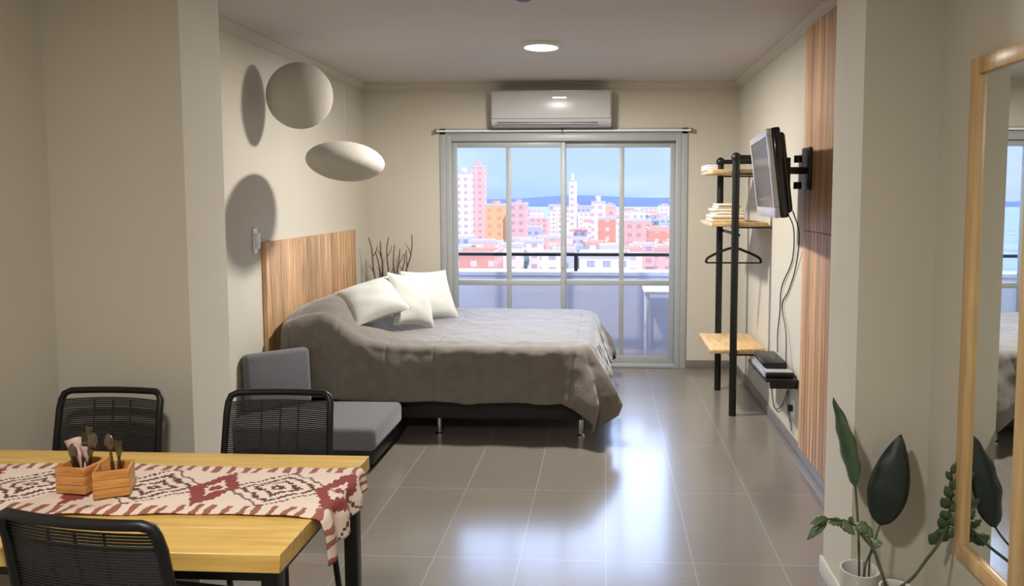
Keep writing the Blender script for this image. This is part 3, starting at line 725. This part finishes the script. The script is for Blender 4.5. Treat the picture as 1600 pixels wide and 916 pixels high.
# ---------------------------------------------------------------- chairs
def make_chair():
    t = thing('dining_chair', 'x', 'chair', (0, 0, 0), 0, 'black dining chairs')
    W = .195; yb = -.235; ZT = .846; r = .0125
    def bend(x): return -.028*(1-(x/W)**2)
    # inverted U back frame: posts from the seat up
    top = []
    for k in range(13):
        x = -W+.03 + (2*W-.06)*k/12; top.append((x, yb-.02+bend(x)*.8, ZT))
    P = smooth([(-W-.006, yb+.055, .43), (-W-.004, yb+.03, .60), (-W, yb, .78)], 5) + [(-W+.002, yb-.012, ZT-.03), (-W+.010, yb-.017, ZT-.009)] + top + [(W-.010, yb-.017, ZT-.009), (W-.002, yb-.012, ZT-.03)] + smooth([(W, yb, .78), (W+.004, yb+.03, .60), (W+.006, yb+.055, .43)], 5)
    obj('back_frame', tube(BM(), P, r, 10), 'black_metal', t)
    # legs
    for s in (-1, 1):
        obj('leg', tube(BM(), [(s*(W+.006), yb+.052, .445), (s*(W+.012), yb+.01, .2), (s*(W+.018), yb-.03, 0)], .0115, 10), 'black_metal', t)
        obj('leg', tube(BM(), [(s*(W+.0), .20, .445), (s*(W+.006), .215, .2), (s*(W+.01), .23, 0)], .0115, 10), 'black_metal', t)
    sq = [(-W, yb+.055, .445), (W, yb+.055, .445), (W, .205, .445), (-W, .205, .445), (-W, yb+.055, .445)]
    bm = BM()
    for a, c in zip(sq, sq[1:]): tube(bm, [a, c], .011, 8)
    obj('seat_frame', bm, 'black_metal', t)
    # cords of the seat (front to back dips slightly)
    bm = BM(); n = 40
    for k in range(n):
        y = yb+.07 + (.19-yb-.07)*k/(n-1)
        tube(bm, [(-W, y, .457), (-W*.5, y, .450), (0, y, .447), (W*.5, y, .450), (W, y, .457)], .0034, 5)
    obj('woven_seat', bm, 'cord', t)
    bm = BM(); n = 44
    for k in range(n):
        z = .815 - .315*k/(n-1); yy = yb - .003 if z > .78 else yb + (.78-z)*.165
        P = []
        for j in range(9):
            x = -W + 2*W*j/8; P.append((x, yy + bend(x) + .004, z + .004*math.sin(j*PI/8)))
        tube(bm, P, .0032, 5)
    for xx in (-.07, .0, .07):
        P = []
        for k in range(8):
            z = .815 - .30*k/7; yy = yb - .003 if z > .78 else yb + (.78-z)*.165; P.append((xx, yy+bend(xx)+.008, z))
        tube(bm, P, .003, 5)
    obj('woven_back', bm, 'cord', t)
    return t
ch = make_chair()
def place(o, x, y, rz, label): o.location = (x, y, 0); o.rotation_euler = (0, 0, rz); o['label'] = label
place(ch, -1.868, 2.435, PI, 'black corded metal chair on the far side of the table, behind the wooden boxes')
c2 = copy_tree(ch); place(c2, -1.212, 2.435, PI+.02, 'black corded metal chair across the table, in front of the grey sofa')
c3 = copy_tree(ch); c3.scale = (1.05, 1, 1.025); place(c3, -1.150, 1.815, math.radians(-8), 'black corded metal chair nearest the camera, tucked under the table front')

# ---------------------------------------------------------------- clothes rack with shelves
rk = thing('clothes_rack', 'open wardrobe rack of black pipes with three pale wooden shelves', 'rack', (.96, 5.65, 0))
for y, nm in ((5.32, 'front'), (6.03, 'rear')):
    z = 1.875
    pst = obj('post', tube(BM(), [(.925, y, 0), (.925, y, z)], .026 if y < 5.5 else .026, 14), 'black_metal', rk)
    wa = obj('wall_arm', tube(BM(), [(.925, y, z-.02), (XR-.012, y, z-.02)], .018, 12), 'black_metal', rk)
    bm = BM(); bmesh.ops.create_uvsphere(bm, u_segments=16, v_segments=10, radius=.036); bmesh.ops.translate(bm, verts=bm.verts, vec=(.925, y, z-.02)); obj('elbow', bm, 'black_metal', pst)
    bm = BM(); tube(bm, [(XR-.012, y, z-.02), (XR-.001, y, z-.02)], .042, 20); obj('wall_flange', bm, 'black_metal', wa)
for z in (.445, 1.365, 1.745):
    obj('shelf', box(BM(), .765, 1.165, 5.35, 6.00, z, z+.028, .003), 'shelf_wood', rk)
for z in (.445, 1.365, 1.745):
    for y in (5.345, 6.005):
        obj('shelf_bracket', box(BM(), .90, 1.188, y-.006, y+.006, z-.012, z-.001), 'black_metal', rk)
obj('hanging_rod', tube(BM(), [(.955, 5.34, 1.305), (.955, 6.02, 1.305)], .011, 12), 'black_metal', rk)
# hanger
t = thing('clothes_hanger', 'black clothes hanger on the rod under the middle rack shelf', 'hanger', (.955, 5.60, 1.31))
hx, hy = .965, 5.60
bm = BM(); P = [(hx-.205, hy, 1.082), (hx-.19, hy, 1.12), (hx-.10, hy, 1.165), (hx, hy, 1.195), (hx+.10, hy, 1.165), (hx+.19, hy, 1.12), (hx+.205, hy, 1.082)]
tube(bm, smooth(P, 5), .010, 8); tube(bm, [(hx-.203, hy, 1.083), (hx+.203, hy, 1.083)], .006, 8)
obj('body', bm, 'matte_black', t)
P = [(hx, hy, 1.19), (hx, hy, 1.23)] + [(hx-.010+.024*math.cos(a), hy, 1.302+.024*math.sin(a)) for a in [-.9+.35*k for k in range(11)]]
P = [(hx, hy, 1.19), (hx+.003, hy, 1.25)] + [(.955+.015*math.cos(a), hy, 1.3065+.015*math.sin(a)) for a in [-1.0+.42*k for k in range(10)]]
obj('hook', tube(BM(), P, .0025, 6), 'chrome', t)
# towels
def towel(c, w, d, h, label, seed):
    bm = BM(); q = random.Random(seed); x, y, z = c
    for k in range(2):
        zz = z + h*k/2; box(bm, x-w/2+q.uniform(-.01, .006), x+w/2+q.uniform(-.01, .006), y-d/2+q.uniform(-.01, .006), y+d/2, zz, zz+h/2, h/4.1, 4)
    o = obj('folded_towel', bm, 'towel', None, origin=c); tag(o, label, 'towel', 'folded towels on the rack')
towel((.90, 5.60, 1.3935), .24, .30, .052, 'cream folded towel at the bottom of the stack on the middle rack shelf', 1)
towel((.905, 5.61, 1.446), .21, .28, .045, 'cream folded towel in the middle of the stack on the rack', 2)
towel((.91, 5.61, 1.4915), .17, .26, .035, 'cream folded towel on top of the stack on the rack', 3)
bm = BM()
for k in range(3): box(bm, .755, .845, 5.62, 5.92, 1.774+k*.014, 1.788+k*.014, .006, 2)
o = obj('folded_cloth', bm, 'white_plastic', None, origin=(.80, 5.77, 1.774)); tag(o, 'glossy white folded cloth on the left end of the top rack shelf', 'cloth')

# ---------------------------------------------------------------- television on its wall arm
nb, ntp, ft, fb = Vector((.900, 3.95, 1.469)), Vector((.845, 3.95, 1.936)), Vector((.904, 4.70, 1.931)), Vector((.964, 4.70, 1.465))
cen = (nb+ntp+ft+fb)/4; ax = ((ft-ntp)+(fb-nb)).normalized(); az = ((ntp-nb)+(ft-fb)); az = (az-ax*az.dot(ax)).normalized(); an = ax.cross(az)
if an.x > 0: an = -an        # an = out of the screen, towards the room
MT = Matrix((( ax.x, az.x, an.x, cen.x), (ax.y, az.y, an.y, cen.y), (ax.z, az.z, an.z, cen.z), (0, 0, 0, 1)))   # local: x along width, y up, z outward
tv = thing('television', 'black television with silver bezel on a wall arm above the set-top boxes', 'television', tuple(cen - az*.235), 0)
hw, hh = .385, .235
def tbox(name, x0, x1, y0, y1, z0, z1, m_, bev=.004, seg=2, par=None):
    return obj(name, box(BM(), x0, x1, y0, y1, z0, z1, bev, seg, MT), m_, par or tv)
bm = BM()
for a in ((-hw, hw, hh-.038, hh), (-hw, hw, -hh, -hh+.055), (-hw, -hw+.035, -hh+.055, hh-.038), (hw-.035, hw, -hh+.055, hh-.038)): box(bm, *a, -.02, .008, .004, 2, MT)
bz = obj('bezel', bm, 'silver', tv)
tbox('screen', -hw+.035, hw-.035, -hh+.055, hh-.038, -.015, .002, 'screen', 0, par=bz)
bm = BM(); box(bm, -hw-.003, hw+.003, -hh-.003, hh+.003, -.065, -.019, .012, 3, MT)
obj('cabinet', bm, 'black_gloss', tv)
bm = BM(); box(bm, -hw*.94, hw*.94, -hh*.92, hh*.90, -.092, -.060, .02, 4, MT)
obj('rear_housing', bm, 'black_gloss', tv)
# mount: arm from the panel to the back of the set
t = thing('tv_mount', 'black jointed wall arm carrying the television', 'bracket', (XR-.03, 4.33, 1.66))
obj('wall_plate', box(BM(), XR-.048, XR-.031, 4.24, 4.40, 1.62, 1.86, .003), 'matte_black', t)
arm_ = obj('arm', box(BM(), 1.035, XR-.048, 4.30, 4.345, 1.71, 1.75, .004), 'matte_black', t)
obj('tilt_plate', box(BM(), 1.020, 1.036, 4.22, 4.42, 1.64, 1.80, .004), 'matte_black', t)
for z in (1.645, 1.795): obj('knuckle', tube(BM(), [(1.10, 4.32, z-.02), (1.10, 4.32, z+.02)], .022, 12), 'matte_black', arm_)

# wall shelf and boxes
t = thing('wall_shelf', 'narrow black wall shelf low on the right wall under the television', 'shelf', (1.08, 4.80, .46))
obj('board', box(BM(), .99, XR-.001, 4.53, 5.12, .445, .460, .003), 'matte_black', t)
for y in (4.56, 5.06): obj('bracket', box(BM(), 1.02, XR-.001, y-.012, y+.012, .40, .445, .003), 'matte_black', t)
t = thing('dvd_player', 'silver and black disc player on the low black wall shelf', 'media player', (1.08, 4.80, .461))
obj('case', box(BM(), 1.00, 1.17, 4.58, 4.98, .461, .492, .003), 'matte_black', t)
obj('front_panel', box(BM(), .992, 1.00, 4.58, 4.98, .463, .492, .002), 'silver', t)
obj('top_cover', box(BM(), 1.002, 1.168, 4.582, 4.978, .492, .500, .002), 'silver', t)
t = thing('set_top_box', 'flat black set-top box stacked on the silver disc player', 'set-top box', (1.08, 4.86, .501))
obj('case', box(BM(), 1.01, 1.15, 4.66, 5.02, .501, .538, .006), 'matte_black', t)
obj('front_panel', box(BM(), 1.004, 1.011, 4.68, 5.00, .507, .532, .002), 'black_gloss', t)
# wall socket and plug
t = thing('wall_socket', 'white wall socket with black plug near the floor under the wall shelf', 'socket', (XR, 4.62, .26))
obj('plate', box(BM(), XR-.008, XR-.001, 4.60, 4.68, .20, .31, .002), 'white_plastic', t)
obj('plug', box(BM(), XR-.04, XR-.008, 4.625, 4.655, .235, .275, .005), 'matte_black', t)
def cable(pts, r, label, m_='cable'):
    o = obj('cable', tube(BM(), smooth(pts, 7), r, 6), m_, None, origin=pts[-1]); tag(o, label, 'cable', 'cables on the right wall')
cable([(1.06, 4.25, 1.50), (1.15, 4.45, 1.36), (1.178, 4.62, 1.15), (1.182, 4.80, .98), (1.178, 4.95, .86), (1.17, 4.80, .70), (1.15, 4.70, .535)], .004, 'dark cable dropping from the television in a wide loop to the set-top box')
cable([(1.06, 4.40, 1.50), (1.16, 4.62, 1.38), (1.18, 4.72, 1.18), (1.18, 4.98, .98), (1.18, 5.02, .80), (1.176, 5.05, .66), (1.165, 5.00, .53)], .004, 'dark cable hanging closest to the rack, straight from television to wall shelf')
cable([(1.17, 4.92, .478), (1.182, 5.14, .36), (1.182, 5.22, .22), (1.178, 5.1, .12), (1.18, 4.9, .20), (1.176, 4.75, .34), (1.15, 4.66, .27)], .0035, 'thin dark cable looping below the wall shelf to the socket')
cable([(1.15, 4.64, .235), (1.172, 4.62, .16), (1.176, 4.64, .11), (1.18, 4.70, .15), (1.178, 4.72, .30), (1.172, 4.70, .44)], .0035, 'grey cable hanging from the socket up behind the disc player', 'cable_grey')

# ---------------------------------------------------------------- wall mirror
t = thing('wall_mirror', 'tall narrow mirror in a pale wooden frame on the right wall', 'mirror', (XR, 2.28, .41))
MY0, MY1, MZ0, MZ1, fw = 2.07, 2.455, .40, 2.02, .052
bm = BM(); x0, x1 = XR-.030, XR-.001
box(bm, x0, x1, MY0, MY0+fw, MZ0, MZ1, .004); box(bm, x0, x1, MY1-fw, MY1, MZ0, MZ1, .004)
box(bm, x0, x1, MY0+fw, MY1-fw, MZ0, MZ0+fw, .004); box(bm, x0, x1, MY0+fw, MY1-fw, MZ1-fw, MZ1, .004)
obj('frame', bm, 'mirror_wood', t)
obj('mirror_glass', box(BM(), XR-.014, XR-.010, MY0+fw-.004, MY1-fw+.004, MZ0+fw-.004, MZ1-fw+.004), 'mirror', t, shade=False)

# ---------------------------------------------------------------- plants in white vases
def P3(px, py, Y): return Vector((pt(px, Y), Y, pz(py, Y)))
def vase(c, r, h, label):
    t = thing('vase', label, 'vase', (c[0], c[1], 0)); x, y = c
    obj('body', lathe(BM(), [(r*.8, 0), (r*.92, .02), (r, h*.5), (r, h-.006), (r+.003, h), (r-.004, h), (r-.007, h-.01), (r-.008, h-.07)], x, y, 32), 'vase', t)
    obj('filling', lathe(BM(), [(r-.009, h-.075), (r-.009, h-.06), (.001, h-.055)], x, y, 24), 'soil', t)
def leaf(base, tip, width, nrm, cup=.15, curl=.04, nu=18, wprof=.75):
    base, tip = Vector(base), Vector(tip); ax_ = (tip-base); L = ax_.length; d = ax_.normalized(); n_ = Vector(nrm); n_ = (n_-d*n_.dot(d)).normalized(); s = d.cross(n_)
    bm = BM()
    def f(u, v):
        q = (v-.5)*2; w = width/2*(math.sin(PI*min(1, u**wprof))**.8 if 0 < u < 1 else 0) + .0006
        return base + d*(L*u) + s*(q*w) + n_*(-cup*w*q*q*1.0 + cup*w*.6 - .012*(1-abs(q))**6*0 + curl*math.sin(PI*u)*L + .004*math.sin(u*22)*q*q)
    return grid(bm, f, nu, 8)
vase((.875, 2.50), .062, .315, 'tall white ceramic vase holding the long leaves, in front of the wall pier')
pl = thing('bird_of_paradise', 'broad-leaved green plant with two large upright leaves in the white vase', 'plant', (.875, 2.50, .26))
b0, b1 = P3(1380, 826, 2.60), P3(1409, 678, 2.63)
obj('leaf', leaf(b0, b1, .131, (-.45, -1, .1), cup=.25, curl=.03), 'leaf_dark', pl, solid=.0015)['label'] = 'large dark oval leaf'
obj('stem', tube(BM(), smooth([(.888, 2.50, .25), (.895, 2.50, .33), P3(1368, 866, 2.55), b0, b0.lerp(b1, .2)], 5), .004, 8), 'stem', pl)
b0, b1 = P3(1341, 765, 2.58), P3(1303, 620, 2.66)
obj('leaf', leaf(b0, b1, .075, (-.9, -.62, .0), cup=.5, curl=-.02), 'leaf', pl, solid=.0015)['label'] = 'narrow upright green leaf'
obj('stem', tube(BM(), smooth([(.875, 2.50, .25), P3(1350, 885, 2.50), P3(1347, 830, 2.54), b0, b0.lerp(b1, .15)], 5), .004, 8), 'stem', pl)
# sprig with small leaves, arching left
sp_ = thing('leafy_sprig', 'sprig of small pale green leaves arching left out of the white vase', 'plant', (.90, 2.47, .26))
P = smooth([(.90, 2.475, .25), P3(1366, 882, 2.46), P3(1372, 862, 2.44), P3(1362, 845, 2.43), P3(1340, 825, 2.42), P3(1315, 818, 2.40), P3(1295, 818, 2.38), P3(1276, 832, 2.37)], 5)
obj('stem', tube(BM(), P, .003, 6), 'stem', sp_)
for (px, py, qx, qy, w) in ((1298, 818, 1268, 852, .03), (1300, 816, 1272, 825, .03), (1322, 820, 1300, 824, .032), (1318, 818, 1342, 842, .036), (1345, 822, 1362, 838, .045), (1352, 828, 1371, 846, .04), (1370, 856, 1386, 856, .03), (1335, 822, 1338, 812, .02)):
    a, c = P3(px, py, 2.41), P3(qx, qy, 2.39); obj('leaf', leaf(a, c, w, (-.2, -.7, .8), cup=.3, curl=.1, nu=8), 'leaf_small', sp_, solid=.001)

vase((.925, 2.31), .05, .352, 'second white vase, at the bottom edge below the wall mirror')
zp = thing('zz_plant', 'leafy stem plant leaning right towards the mirror frame', 'plant', (.92, 2.31, .30))
P = smooth([(.925, 2.31, .29), P3(1406, 936, 2.325), P3(1434, 910, 2.35), P3(1453, 882, 2.38), P3(1474, 850, 2.42), P3(1486, 815, 2.46), P3(1489, 770, 2.485), P3(1488, 738, 2.495), P3(1496, 722, 2.50)], 5)
obj('stem', tube(BM(), P, .005, 7), 'stem', zp)
q = random.Random(8)
for (px, py, qx, qy, w) in ((1474, 850, 1456, 838, .05), (1476, 850, 1478, 826, .045), (1484, 828, 1470, 812, .035), (1486, 815, 1476, 798, .04), (1488, 800, 1498, 782, .04), (1488, 795, 1474, 778, .04), (1489, 780, 1480, 758, .03), (1489, 765, 1498, 748, .03), (1488, 750, 1480, 735, .02), (1489, 740, 1494, 722, .018), (1486, 822, 1496, 806, .035), (1480, 838, 1494, 828, .04)):
    a, c = P3(px, py, 2.46), P3(qx, qy, 2.44+q.uniform(0, .02)); obj('leaf', leaf(a, c, w, (-.5, -.8, .3), cup=.3, curl=.08, nu=8), 'leaf', zp, solid=.001)
# a long stem crossing in front of the first vase
P = smooth([(.915, 2.335, .29), P3(1390, 915, 2.335)+Vector((0, .0, 0)), P3(1381, 890, 2.36), P3(1372, 865, 2.38), P3(1360, 850, 2.39), P3(1350, 838, 2.40)], 5)
tag(obj('bare_stem', tube(BM(), P, .0055, 8), 'stem', None, origin=(.915, 2.335, .29)), 'thick bare green stem rising left out of the second white vase', 'plant stem')
